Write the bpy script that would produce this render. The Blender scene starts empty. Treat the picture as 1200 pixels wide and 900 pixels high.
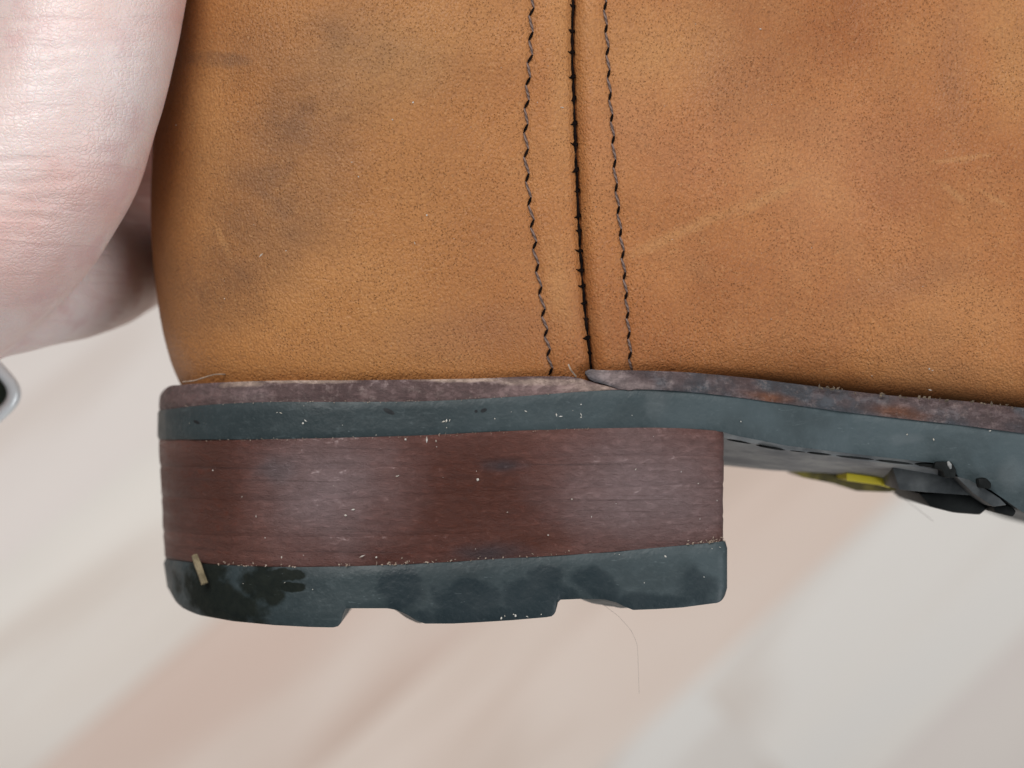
import bpy, bmesh, math, random
import numpy as np
from mathutils import Vector, Matrix, noise as mnoise
random.seed(4)

# ------------------------------------------------------------------ frame of reference
# The boot is held up above the floor with its side turned to the camera.
# "Boot frame": x to the right, y towards the ankle, z out of the near side of the boot.
S = 0.00011            # metres per unit of the measured drawing (1200 x 900 units)
D = 0.30               # camera to near side of the heel
TILT = math.radians(24)
HOLD = Vector((0.0, 0.0, 0.46))       # where the boot is held, above the floor
M = Matrix.Translation(HOLD) @ Matrix.Rotation(TILT, 4, 'X')
scene = bpy.context.scene
C = scene.collection

# ------------------------------------------------------------------ camera
cd = bpy.data.cameras.new('camera'); cam = bpy.data.objects.new('camera', cd); C.objects.link(cam)
cam.matrix_world = M @ Matrix.Translation((0, 0, D))
cd.sensor_width = 36.0
cd.angle = 2 * math.atan(0.5 * 1200 * S / D)
cd.clip_start = 0.01; cd.clip_end = 50
cd.dof.use_dof = True
cd.dof.focus_distance = D - 0.001
cd.dof.aperture_fstop = 15.0
scene.camera = cam

# ------------------------------------------------------------------ world and lamps (indoor window light, added fill)
w = bpy.data.worlds.new('World'); scene.world = w; w.use_nodes = True
bg = w.node_tree.nodes['Background']
bg.inputs['Color'].default_value = (0.93, 0.96, 1.0, 1); bg.inputs['Strength'].default_value = 0.20

def area(name, pos, target, sx, sy, power, col):
    l = bpy.data.lights.new(name, 'AREA'); l.shape = 'RECTANGLE'; l.size = sx; l.size_y = sy
    l.energy = power; l.color = col
    o = bpy.data.objects.new(name, l); C.objects.link(o)
    p = M @ Vector(pos); t = M @ Vector(target)
    o.matrix_world = Matrix.Translation(p) @ (t - p).to_track_quat('-Z', 'Y').to_matrix().to_4x4()
    return o
area('window_light', (-0.45, 0.95, 1.22), (0, 0, -0.1), 1.1, 0.9, 23.5, (1.0, 0.985, 0.965))
area('fill_light', (1.15, -0.6, 1.05), (0, 0, -0.1), 0.9, 0.9, 13, (0.94, 0.97, 1.0))  # added fill lamp, brightens the sole underside and the badge

scene.view_settings.view_transform = 'Standard'
scene.view_settings.look = 'None'
scene.view_settings.exposure = 0.0
scene.view_settings.gamma = 1.0
scene.view_settings.use_curve_mapping = False
scene.render.engine = 'CYCLES'
scene.cycles.use_denoising = True
scene.cycles.max_bounces = 6

# ------------------------------------------------------------------ node helper
class NT:
    def __init__(s, name):
        s.m = bpy.data.materials.new(name); s.m.use_nodes = True
        s.t = s.m.node_tree; s.t.nodes.clear()
        s.out = s.t.nodes.new('ShaderNodeOutputMaterial')
        s.b = s.t.nodes.new('ShaderNodeBsdfPrincipled')
        s.t.links.new(s.b.outputs[0], s.out.inputs[0])
        s.co = s.t.nodes.new('ShaderNodeTexCoord').outputs['Object']
    def n(s, typ, **kw):
        nd = s.t.nodes.new('ShaderNode' + typ)
        for k, v in kw.items(): setattr(nd, k, v)
        return nd
    def put(s, sock, v):
        if isinstance(v, bpy.types.NodeSocket): s.t.links.new(v, sock)
        elif isinstance(v, (tuple, list)) and len(v) == 3 and sock.type == 'RGBA': sock.default_value = (*v, 1)
        else: sock.default_value = v
    def scaled(s, sx, sy, sz, co=None, loc=(0, 0, 0)):
        nd = s.n('Mapping'); s.put(nd.inputs['Vector'], co or s.co)
        nd.inputs['Scale'].default_value = (sx, sy, sz); nd.inputs['Location'].default_value = loc
        return nd.outputs[0]
    def noise(s, scale, detail=3, rough=0.55, co=None, dist=0.0):
        nd = s.n('TexNoise'); s.put(nd.inputs['Vector'], co or s.co)
        nd.inputs['Scale'].default_value = scale; nd.inputs['Detail'].default_value = detail
        nd.inputs['Roughness'].default_value = rough; nd.inputs['Distortion'].default_value = dist
        return nd.outputs['Fac']
    def noisec(s, scale, detail=2, co=None):
        nd = s.n('TexNoise'); s.put(nd.inputs['Vector'], co or s.co)
        nd.inputs['Scale'].default_value = scale; nd.inputs['Detail'].default_value = detail
        return nd.outputs['Color']
    def vor(s, scale, feature='F1', co=None, rnd=1.0, out='Distance', smooth=None):
        nd = s.n('TexVoronoi', feature=feature); s.put(nd.inputs['Vector'], co or s.co)
        nd.inputs['Scale'].default_value = scale; nd.inputs['Randomness'].default_value = rnd
        if smooth is not None: nd.inputs['Smoothness'].default_value = smooth
        return nd.outputs[out]
    def math(s, op, a, b=0.0, clamp=False):
        nd = s.n('Math', operation=op, use_clamp=clamp); s.put(nd.inputs[0], a); s.put(nd.inputs[1], b)
        return nd.outputs[0]
    def vmath(s, op, a, b):
        nd = s.n('VectorMath', operation=op); s.put(nd.inputs[0], a); s.put(nd.inputs[1], b)
        return nd.outputs['Value'] if op == 'LENGTH' else nd.outputs[0]
    def rng(s, v, a, b, c=0.0, d=1.0, smooth=True):
        nd = s.n('MapRange', interpolation_type='SMOOTHSTEP' if smooth else 'LINEAR')
        for i, x in enumerate((v, a, b, c, d)): s.put(nd.inputs[i], x)
        return nd.outputs[0]
    def mix(s, f, a, b, mode='MIX'):
        nd = s.n('Mix', data_type='RGBA', blend_type=mode); s.put(nd.inputs[0], f)
        s.put(nd.inputs[6], a); s.put(nd.inputs[7], b)
        return nd.outputs[2]
    def ramp(s, f, stops):
        nd = s.n('ValToRGB'); s.put(nd.inputs[0], f); e = nd.color_ramp.elements
        while len(e) < len(stops): e.new(0.5)
        for k, (p, c) in zip(e, stops): k.position = p; k.color = (*c, 1)
        return nd.outputs[0]
    def blob(s, px, py, rx, ry, rot=0, edge=(1.0, 0.3), dist=0.5, dscale=120):
        """mark of its own shape on the surface: 1 inside, 0 outside, ragged edge"""
        nd = s.n('Mapping', vector_type='TEXTURE')
        s.put(nd.inputs['Vector'], s.co)
        nd.inputs['Location'].default_value = ((px - 600) * S, (450 - py) * S, 0)
        nd.inputs['Rotation'].default_value = (0, 0, math.radians(rot))
        nd.inputs['Scale'].default_value = (rx * S, ry * S, 1e3)
        c = s.vmath('SUBTRACT', s.noisec(dscale, 6), (0.5, 0.5, 0.5))
        sc = s.n('VectorMath', operation='SCALE'); s.put(sc.inputs[0], c); sc.inputs['Scale'].default_value = dist * 2.2
        v = s.vmath('ADD', nd.outputs[0], sc.outputs[0])
        return s.rng(s.vmath('LENGTH', v, (0, 0, 0)), edge[0], edge[1])
    def mx(s, *vals):
        r = vals[0]
        for v in vals[1:]: r = s.math('MAXIMUM', r, v)
        return r
    def bump(s, h, dist, strength=1.0, normal=None):
        nd = s.n('Bump'); s.put(nd.inputs['Height'], h)
        nd.inputs['Distance'].default_value = dist; nd.inputs['Strength'].default_value = strength
        if normal is not None: s.put(nd.inputs['Normal'], normal)
        return nd.outputs[0]
    def fin(s, col=None, rough=None, normal=None, spec=None, **kw):
        if col is not None: s.put(s.b.inputs['Base Color'], col)
        if rough is not None: s.put(s.b.inputs['Roughness'], rough)
        if normal is not None: s.put(s.b.inputs['Normal'], normal)
        if spec is not None: s.put(s.b.inputs['Specular IOR Level'], spec)
        for k, v in kw.items(): s.put(s.b.inputs[k.replace('_', ' ')], v)
        return s.m

# ------------------------------------------------------------------ materials
def mat_leather():
    t = NT('tan_leather')
    big = t.noise(28, 4, 0.6); mid = t.noise(95, 4, 0.6); fine = t.noise(420, 3)
    col = t.ramp(big, [(0.34, (0.335, 0.115, 0.034)), (0.50, (0.430, 0.166, 0.052)), (0.66, (0.520, 0.230, 0.082))])
    col = t.mix(t.rng(mid, 0.45, 0.75, 0, 0.45), col, (0.39, 0.175, 0.070))
    # yellower, oilier rear panel
    sx = t.n('SeparateXYZ'); t.put(sx.inputs[0], t.co)
    left = t.rng(sx.outputs[0], 0.016, -0.02)
    col = t.mix(t.math('MULTIPLY', left, 0.55), col, (0.400, 0.178, 0.050))
    # stains
    dark = t.mx(t.blob(345, 145, 120, 75, 40, (1.55, 0.0), 0.55, 110), t.blob(300, 235, 105, 95, 50, (1.55, 0.0), 0.55, 110),
                t.blob(245, 325, 75, 65, 30, (1.55, 0.0), 0.55, 110), t.blob(250, 62, 60, 13, -8, (1.3, 0.4), 0.35, 150),
                t.blob(420, 62, 90, 50, -10, (1.55, -0.1), 0.55, 110), t.blob(330, 60, 220, 60, -5, (1.6, -1.2), 0.5, 70))
    dark = t.math('MULTIPLY', dark, t.rng(t.noise(230, 5, 0.65), 0.25, 0.65, 0.55, 1.0))
    col = t.mix(t.math('MULTIPLY', dark, 0.80), col, (0.170, 0.084, 0.042))
    dark2 = t.mx(t.blob(560, 390, 120, 35, 5, (1.4, 0.0), 0.5), t.blob(1060, 330, 90, 30, 15, (1.4, 0.0), 0.5),
                 t.blob(860, 90, 60, 90, 20, (1.4, 0.0), 0.6), t.blob(1120, 90, 25, 90, 0, (1.4, 0.0), 0.5))
    col = t.mix(t.math('MULTIPLY', dark2, 0.34), col, (0.26, 0.115, 0.060))
    pink = t.mx(t.blob(800, 170, 130, 70, -20, (1.4, 0.0), 0.6), t.blob(980, 200, 130, 120, 0, (1.4, 0.0), 0.6))
    col = t.mix(t.math('MULTIPLY', pink, 0.3), col, (0.44, 0.175, 0.085))
    # rubbed, lighter marks
    lite = t.mx(t.blob(800, 272, 95, 9, 24, (1.3, 0.1), 0.35, 300), t.blob(900, 232, 60, 8, 28, (1.3, 0.1), 0.4, 300),
                t.blob(1118, 226, 24, 5, -38, (1.3, 0.2), 0.4, 400), t.blob(1165, 232, 26, 4, -30, (1.3, 0.2), 0.4, 400),
                t.blob(1125, 186, 45, 4, 8, (1.3, 0.2), 0.5, 400), t.blob(255, 280, 5, 28, 25, (1.3, 0.2), 0.5, 400),
                t.blob(660, 120, 20, 130, 0, (1.3, 0.0), 0.4, 200), t.blob(655, 330, 25, 80, 4, (1.3, 0.0), 0.4, 200))
    col = t.mix(t.math('MULTIPLY', lite, 0.36), col, (0.56, 0.29, 0.115))
    lite2 = t.mx(t.blob(1190, 60, 35, 90, 0, (1.3, 0.2), 0.4), t.blob(760, 50, 110, 60, 10, (1.5, 0.0), 0.6),
                 t.blob(480, 60, 120, 60, 20, (1.5, 0.0), 0.6), t.blob(230, 150, 40, 120, 0, (1.5, 0), 0.5))
    col = t.mix(t.math('MULTIPLY', lite2, 0.30), col, (0.52, 0.27, 0.10))
    # grain: pebbles with dark pores between
    wob = t.vmath('ADD', t.scaled(1.15, 0.9, 1.0), t.vmath('MULTIPLY', t.noisec(900, 2), (0.0007, 0.0007, 0.0007)))
    peb = t.vor(2800, 'SMOOTH_F1', wob, 1.0, smooth=0.25)
    pore = t.vor(2700, 'F1', wob)
    area_ = t.rng(t.noise(140, 2), 0.30, 0.62, 0.35, 1)
    pores = t.math('MULTIPLY', t.rng(pore, 0.34, 0.12), area_)
    col = t.mix(t.math('MULTIPLY', pores, 0.30), col, (0.150, 0.055, 0.024))
    col = t.mix(t.math('MULTIPLY', t.rng(peb, 0.38, 0.75), 0.25), col, (0.20, 0.080, 0.034))
    col = t.mix(t.math('MULTIPLY', t.rng(t.noise(2400, 3), 0.54, 0.72), 0.22), col, (0.64, 0.36, 0.16))
    h = t.math('ADD', t.math('MULTIPLY', peb, -1.0), t.math('MULTIPLY', pores, -0.9))
    h = t.math('ADD', h, t.math('MULTIPLY', t.noise(3300, 3), 0.9))
    nrm = t.bump(fine, 0.00035, 0.45)
    nrm = t.bump(h, 0.00010, 1.0, nrm)
    return t.fin(col, t.rng(mid, 0.3, 0.7, 0.46, 0.64), nrm, 0.34)

def mat_stack():
    t = NT('stacked_leather_edge')
    st = t.scaled(60, 700, 60)
    streak = t.noise(1.0, 4, 0.6, st)
    wide = t.noise(1.0, 3, 0.5, t.scaled(38, 90, 38))
    col = t.ramp(wide, [(0.30, (0.078, 0.022, 0.014)), (0.55, (0.128, 0.048, 0.036)), (0.75, (0.165, 0.074, 0.060))])
    col = t.mix(t.rng(streak, 0.40, 0.72, 0, 0.5), col, (0.095, 0.040, 0.031))
    red = t.mx(t.blob(560, 585, 95, 90, 10, (1.3, 0.0), 0.35, 200), t.blob(245, 575, 45, 110, 0, (1.3, 0.0), 0.35, 200),
               t.blob(620, 630, 70, 25, 0, (1.3, 0.0), 0.4, 200))
    col = t.mix(t.math('MULTIPLY', red, 0.95), col, (0.080, 0.022, 0.012))
    dk = t.mx(t.blob(325, 550, 32, 20, 10, (1.2, 0.2), 0.45, 300), t.blob(575, 648, 50, 14, 0, (1.3, 0.1), 0.4, 300),
              t.blob(590, 545, 30, 10, 0, (1.3, 0.1), 0.4, 300))
    col = t.mix(t.math('MULTIPLY', dk, 0.85), col, (0.040, 0.030, 0.034))
    # grey window sheen painted into the colour of the stack
    sheen_paint = t.mx(t.blob(760, 570, 130, 90, 0, (1.3, 0.1), 0.3, 150), t.blob(385, 570, 95, 95, 0, (1.4, 0.0), 0.4, 150))
    col = t.mix(t.math('MULTIPLY', sheen_paint, 0.78), col, (0.205, 0.142, 0.144))
    fib = t.vor(2300, 'F1', t.vmath('ADD', t.scaled(0.6, 1.3, 1), t.vmath('MULTIPLY', t.noisec(1300, 2), (0.0012, 0.0012, 0.0012))))
    g1 = t.noise(1.0, 8, 0.8, t.scaled(600, 1250, 600), 0.3); crk = t.rng(g1, 0.58, 0.32, smooth=False)
    col = t.mix(t.math('MULTIPLY', crk, 0.42), col, (0.030, 0.012, 0.010))
    col = t.mix(t.rng(t.noise(1.0, 8, 0.85, t.scaled(700, 1000, 700)), 0.52, 0.80, 0, 0.14, False), col, (0.28, 0.18, 0.16))
    line = t.rng(t.noise(1.0, 4, 0.6, t.scaled(28, 1300, 28)), 0.56, 0.72, 0, 0.6)
    col = t.mix(line, col, (0.045, 0.020, 0.018))
    h = t.math('ADD', t.math('MULTIPLY', crk, -1.2), t.math('MULTIPLY', fib, -0.5))
    h = t.math('ADD', h, t.math('MULTIPLY', t.noise(900, 3), 0.9))
    n1 = t.bump(streak, 0.00018, 0.6)
    nrm = t.bump(h, 0.00008, 1.0, n1)
    return t.fin(col, t.rng(streak, 0.3, 0.7, 0.34, 0.50), nrm, t.math('ADD', 0.30, t.math('MULTIPLY', sheen_paint, 0.35)))

def mat_rand(name, blue=0.0):
    t = NT(name)
    streak = t.noise(1.0, 4, 0.6, t.scaled(120, 700, 120))
    col = t.ramp(t.noise(70, 4), [(0.3, (0.075, 0.040, 0.038)), (0.5, (0.135, 0.083, 0.080)), (0.72, (0.19, 0.135, 0.135))])
    col = t.mix(t.rng(streak, 0.45, 0.75, 0, 0.6), col, (0.06, 0.032, 0.032))
    if blue:
        bl = t.rng(t.noise(150, 4), 0.42, 0.62, 0, 0.9)
        col = t.mix(bl, col, (0.055, 0.070, 0.085))
        col = t.mix(0.35, col, (0.045, 0.045, 0.052))
        red = t.mx(t.blob(1055, 484, 48, 11, -8, (1.2, 0.2), 0.5, 300), t.blob(905, 466, 40, 8, -10, (1.2, 0.2), 0.5, 300))
        col = t.mix(t.math('MULTIPLY', red, 0.95), col, (0.135, 0.050, 0.024))
        pale = t.mx(t.blob(715, 442, 28, 10, -10, (1.3, 0.3), 0.5, 400), t.blob(745, 452, 30, 6, -5, (1.3, 0.3), 0.5, 400))
        col = t.mix(t.math('MULTIPLY', pale, 0.7), col, (0.34, 0.26, 0.25))
    else:
        pale = t.mx(t.blob(280, 450, 32, 5, 3, (1.2, 0.4), 0.5, 500), t.blob(360, 447, 60, 3, 0, (1.2, 0.4), 0.5, 500),
                    t.blob(545, 445, 60, 3.5, 0, (1.2, 0.4), 0.5, 500), t.blob(640, 448, 60, 5, 0, (1.2, 0.4), 0.5, 500),
                    t.blob(690, 455, 35, 7, 0, (1.2, 0.4), 0.5, 500))
        col = t.mix(t.math('MULTIPLY', pale, 0.85), col, (0.42, 0.31, 0.25))
        pk = t.blob(640, 458, 90, 12, 3, (1.3, 0.1), 0.4, 300)
        col = t.mix(t.math('MULTIPLY', pk, 0.7), col, (0.26, 0.17, 0.16))
    crk = t.rng(t.noise(1.0, 9, 0.8, t.scaled(450, 800, 450)), 0.54, 0.32, smooth=False)
    col = t.mix(t.math('MULTIPLY', crk, 0.6), col, (0.03, 0.02, 0.02))
    col = t.mix(t.rng(t.noise(900, 8, 0.85), 0.52, 0.72, 0, 0.45, False), col, (0.40, 0.31, 0.28))
    h = t.math('ADD', t.math('MULTIPLY', crk, -1.0), t.noise(1100, 3))
    return t.fin(col, 0.55, t.bump(h, 0.00012, 0.9, t.bump(streak, 0.0002, 0.6)), 0.4)

def mat_rubber(name, mud=False):
    t = NT(name)
    v = t.noise(60, 4, 0.6)
    col = t.ramp(v, [(0.3, (0.016, 0.026, 0.029)), (0.55, (0.027, 0.041, 0.045)), (0.75, (0.043, 0.059, 0.063))])
    scuff = t.rng(t.noise(1.0, 4, 0.65, t.scaled(300, 1500, 300)), 0.55, 0.8, 0, 0.5)
    col = t.mix(scuff, col, (0.080, 0.102, 0.108))
    col = t.mix(t.rng(t.noise(1100, 4, 0.7), 0.5, 0.75, 0, 0.3), col, (0.085, 0.108, 0.114))
    sx = t.n('SeparateXYZ'); t.put(sx.inputs[0], t.co)
    lit_right = t.math('MULTIPLY', t.rng(sx.outputs[0], -0.02, 0.05), t.rng(t.noise(130, 4), 0.35, 0.65, 0.25, 0.75))  # lighter to the right: fall of light painted into the rubber colour
    col = t.mix(lit_right, col, (0.066, 0.092, 0.102))
    rough = t.rng(t.noise(300, 3), 0.3, 0.7, 0.46, 0.60); spec = 0.42
    if mud:
        wet = t.mx(t.blob(470, 688, 26, 34, 15, (1.15, 0.72), 0.55, 330), t.blob(548, 700, 42, 24, 0, (1.15, 0.72), 0.55, 330),
                   t.blob(630, 700, 50, 26, 0, (1.15, 0.72), 0.55, 330), t.blob(700, 682, 32, 18, -30, (1.15, 0.72), 0.55, 330),
                   t.blob(600, 722, 120, 14, 0, (1.15, 0.72), 0.5, 330), t.blob(640, 675, 22, 14, 0, (1.15, 0.72), 0.5, 330),
                   t.blob(820, 690, 30, 26, 0, (1.2, 0.4), 0.7, 330), t.blob(755, 705, 60, 12, 0, (1.2, 0.5), 0.6, 330))
        col = t.mix(t.math('MULTIPLY', wet, 0.72), col, (0.007, 0.016, 0.021))
        mudm = t.mx(t.blob(252, 712, 78, 30, -18, (1.15, 0.6), 0.6, 420), t.blob(305, 690, 32, 30, -30, (1.15, 0.6), 0.7, 500),
                    t.blob(325, 676, 36, 8, 4, (1.05, 0.8), 0.55, 600), t.blob(235, 680, 30, 30, 0, (1.2, 0.5), 0.7, 500),
                    t.blob(340, 690, 18, 7, 0, (1.05, 0.8), 0.5, 600))
        col = t.mix(t.math('MULTIPLY', mudm, 0.90), col, t.mix(t.noise(700, 4), (0.003, 0.005, 0.005), (0.022, 0.024, 0.018)))
        rough = t.math('SUBTRACT', rough, t.math('MULTIPLY', wet, 0.10))
        spec = t.math('SUBTRACT', 0.42, t.math('MULTIPLY', mudm, 0.36))
    else:
        nick = t.mx(t.blob(456, 482, 7, 3, -25, (1.1, 0.8), 0.3, 700), t.blob(567, 481, 4, 2.5, 20, (1.1, 0.8), 0.3, 700),
                    t.blob(558, 482, 2, 2, 0, (1.1, 0.8), 0.2, 700), t.blob(219, 496, 5, 2, -20, (1.1, 0.8), 0.2, 700))
        col = t.mix(nick, col, (0.006, 0.008, 0.010))
        pal = t.mx(t.blob(770, 472, 18, 26, 5, (1.2, 0.3), 0.5, 300), t.blob(1060, 515, 26, 8, 0, (1.2, 0.3), 0.6, 400),
                   t.blob(1188, 555, 18, 22, 0, (1.2, 0.3), 0.5, 300))
        col = t.mix(t.math('MULTIPLY', pal, 0.16), col, (0.19, 0.21, 0.22))
    scr = t.rng(t.noise(1.0, 2, 0.5, t.scaled(500, 2600, 500), 1.5), 0.70, 0.80, 0, 0.35)
    col = t.mix(scr, col, (0.25, 0.30, 0.31))
    h = t.math('ADD', t.noise(1500, 3), t.math('MULTIPLY', t.noise(220, 3), 1.5))
    return t.fin(col, rough, t.bump(h, 0.00010, 0.8), spec)

def mat_plain(name, c1, c2, scale, rough=0.6, bump=0.0001, spec=0.4, **kw):
    t = NT(name)
    f = t.noise(scale, 4, 0.6)
    return t.fin(t.mix(t.rng(f, 0.35, 0.68), c1, c2), rough, t.bump(t.noise(scale * 3, 3), bump, 0.7), spec, **kw)

def mat_thread(name, c1, c2):
    t = NT(name)
    wv = t.n('TexWave', wave_type='BANDS', bands_direction='DIAGONAL'); t.put(wv.inputs['Vector'], t.co)
    wv.inputs['Scale'].default_value = 900; wv.inputs['Distortion'].default_value = 3
    return t.fin(t.mix(wv.outputs['Fac'], c1, c2), 0.5, t.bump(wv.outputs['Fac'], 0.00006, 0.8), 0.35)

def mat_skin():
    t = NT('skin')
    col = t.ramp(t.noise(45, 4, 0.6), [(0.32, (0.76, 0.50, 0.45)), (0.52, (0.80, 0.63, 0.59)), (0.72, (0.82, 0.70, 0.675))])
    col = t.mix(t.math('MULTIPLY', t.rng(t.noise(170, 3), 0.52, 0.72), 0.40), col, (0.66, 0.39, 0.39))
    wr = t.noise(1.0, 3, 0.6, t.scaled(130, 900, 130), 0.6)       # creases across the thumb
    cells = t.vor(1500, 'DISTANCE_TO_EDGE', t.vmath('ADD', t.scaled(0.8, 1.25, 1.0), t.vmath('MULTIPLY', t.noisec(500, 2), (0.0015, 0.0015, 0.0015))))
    fold = t.rng(t.noise(1.0, 2, 0.5, t.scaled(34, 320, 34), 0.8), 0.50, 0.40)
    col = t.mix(t.math('MULTIPLY', fold, 0.10), col, (0.62, 0.36, 0.36))
    h = t.math('ADD', t.math('MULTIPLY', t.rng(cells, 0.0, 0.22), 0.42), t.math('MULTIPLY', wr, 0.8))
    h2 = t.math('MULTIPLY', fold, -1.0)
    nrm = t.bump(h, 0.00010, 0.8, t.bump(h2, 0.00010, 0.5))
    return t.fin(col, t.rng(t.noise(260, 3), 0.3, 0.7, 0.30, 0.46), nrm, 0.55,
                 Subsurface_Weight=0.22, Subsurface_Radius=(0.0026, 0.0011, 0.0007), Subsurface_Scale=1.0)

def mat_floor():
    t = NT('whitewashed_laminate')
    oi = t.n('ObjectInfo')
    g = t.scaled(7, 50, 1, loc=(0, 0, 0))
    off = t.vmath('ADD', g, t.vmath('MULTIPLY', oi.outputs['Location'], (37, 91, 0)))
    gr = t.noise(1.0, 5, 0.62, off, 0.4)
    wide = t.noise(0.45, 3, 0.5, off, 0.6)
    col = t.mix(t.rng(wide, 0.35, 0.68, 0, 0.45), oi.outputs['Color'], (0.78, 0.72, 0.65))
    col = t.mix(t.rng(t.noise(0.6, 3, 0.5, off, 0.6), 0.44, 0.66, 0, 0.7), col, t.mix(0.5, oi.outputs['Color'], (0.44, 0.31, 0.23)))
    return t.fin(col, 0.42, t.bump(gr, 0.0002, 0.3), 0.45)

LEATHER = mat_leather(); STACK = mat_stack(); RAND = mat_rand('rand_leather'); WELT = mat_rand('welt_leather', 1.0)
RUBBER = mat_rubber('blue_grey_rubber'); RUBBER_MUD = mat_rubber('muddy_blue_grey_rubber', True)
UNDER = mat_plain('dusty_grey_rubber', (0.15, 0.16, 0.17), (0.30, 0.305, 0.30), 160, 0.6, 0.0002)
BLACK = mat_plain('black_rubber', (0.004, 0.005, 0.005), (0.012, 0.014, 0.014), 260, 0.6, 0.0001, 0.15)
THREAD = mat_thread('brown_thread', (0.085, 0.052, 0.042), (0.23, 0.155, 0.13))
DARKTHREAD = mat_plain('black_thread', (0.003, 0.002, 0.002), (0.012, 0.007, 0.006), 900, 0.8, 0.0001, 0.05)
YELLOW = mat_plain('yellow_plastic', (0.95, 0.76, 0.04), (0.97, 0.82, 0.10), 200, 0.4, 0.00005)
OLIVE = mat_plain('olive_plastic', (0.10, 0.085, 0.03), (0.33, 0.27, 0.05), 260, 0.6, 0.0002)  # darker olive tone for the base of the badge
STRAW = mat_plain('dry_straw', (0.14, 0.11, 0.062), (0.27, 0.215, 0.13), 500, 0.7, 0.0002)
GRIT = mat_plain('brown_grit', (0.07, 0.052, 0.035), (0.20, 0.155, 0.11), 900, 0.8, 0.0001)
DUST = mat_plain('pale_dust', (0.50, 0.45, 0.38), (0.72, 0.70, 0.66), 900, 0.8, 0.0001)
CREAM = mat_plain('cream_fibre', (0.26, 0.19, 0.14), (0.46, 0.37, 0.30), 900, 0.8, 0.0001)
HAIR = mat_plain('hair', (0.24, 0.19, 0.17), (0.34, 0.28, 0.25), 900, 0.5, 0.00001)
METAL = mat_plain('pale_metal', (0.88, 0.93, 0.94), (0.93, 0.96, 0.97), 60, 0.25, 0.00002, 0.7, Metallic=0.1)
GREEN = mat_plain('dark_green_glass', (0.008, 0.022, 0.012), (0.016, 0.040, 0.022), 90, 0.35, 0.00002)
SKIN = mat_skin(); FLOOR = mat_floor()
SUB = mat_plain('floor_underlay', (0.20, 0.17, 0.15), (0.26, 0.22, 0.19), 30, 0.8, 0.0005)

# ------------------------------------------------------------------ object helpers
def obj(name, me, mat, parent=None):
    o = bpy.data.objects.new(name, me); C.objects.link(o)
    if mat is not None and not me.materials: me.materials.append(mat)
    if parent is not None: o.parent = parent
    else: o.matrix_world = M
    return o
def mesh(name, verts, faces, smooth=True, sharp=35):
    me = bpy.data.meshes.new(name); me.from_pydata([tuple(v) for v in verts], [], faces); me.update()
    bm = bmesh.new(); bm.from_mesh(me); bmesh.ops.recalc_face_normals(bm, faces=bm.faces); bm.to_mesh(me); bm.free()
    if smooth:
        me.polygons.foreach_set('use_smooth', [True] * len(me.polygons))
        me.set_sharp_from_angle(angle=math.radians(sharp))
    return me
def tag(o, label, cat, group=None, kind=None):
    if label: o['label'] = label
    if cat: o['category'] = cat
    if group: o['group'] = group
    if kind: o['kind'] = kind
    return o
def empty(name, pos):
    o = bpy.data.objects.new(name, None); o.empty_display_size = 0.01; C.objects.link(o)
    o.matrix_world = M @ Matrix.Translation(pos); return o

def curve(pts):
    """smooth line through measured points (Catmull-Rom)"""
    X = np.array([p[0] for p in pts], float); Y = np.array([p[1] for p in pts], float)
    m = np.gradient(Y, X)
    def f(x):
        x = min(max(x, X[0]), X[-1]); i = int(min(max(np.searchsorted(X, x) - 1, 0), len(X) - 2))
        h = X[i+1] - X[i]; u = (x - X[i]) / h
        return ((2*u**3 - 3*u**2 + 1) * Y[i] + (u**3 - 2*u**2 + u) * h * m[i] + (-2*u**3 + 3*u**2) * Y[i+1] + (u**3 - u**2) * h * m[i+1])
    return f
def lin(pts):
    X = [p[0] for p in pts]; Y = [p[1] for p in pts]
    return lambda x: float(np.interp(x, X, Y))
def sstep(a, b, x):
    u = min(max((x - a) / (b - a), 0), 1); return u * u * (3 - 2 * u)
def ux(px): return (px - 600) * S
def uy(py): return (450 - py) * S
def proj(x, z): return 600 + x / S * D / (D - z)

# ------------------------------------------------------------------ plan of the sole (seen from below)
W = 0.032                                        # half width of the heel
waist = lin([(0, 0), (850, 0), (1000, -2.2e-3), (1200, -1.0e-3), (1500, 4e-3), (1900, 8e-3)])
def plan(xl_px, pxs, n=2.35, length=0.036, nback=44):
    """near half of the plan: (x, z, nx, nz) from the back of the heel to the right"""
    def pts(XL):
        xc = XL + length; out = []
        for k in range(nback):
            th = (math.pi / 2) * (k / nback) ** 0.92 + 0.02 * (1 - k / nback)
            c, s = math.cos(th), math.sin(th)
            x = xc - length * c ** (2 / n); z = -W + W * s ** (2 / n)
            nx = -(c ** (2 - 2 / n)) / length; nz = (s ** (2 - 2 / n)) / W
            l = math.hypot(nx, nz); out.append((x, z, nx / l, nz / l))
        return out, xc
    XL = ux(xl_px)
    for _ in range(30):
        o, xc = pts(XL); cur = min(proj(p[0], p[1]) for p in o); XL += (xl_px - cur) * S * 0.8
    for px in pxs:
        x = ux(px)
        if x > xc + 1e-5: o.append((x, waist(px), 0.0, 1.0))
    return o

BASE = plan(185, range(480, 1200, 4))
_pp = [(proj(p[0], p[1]), p[1]) for p in BASE]; _i0 = int(np.argmin([a for a, _ in _pp])); _pp = _pp[_i0:]
zplan = lambda px: float(np.interp(px, [a for a, _ in _pp], [b for _, b in _pp]))

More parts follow.
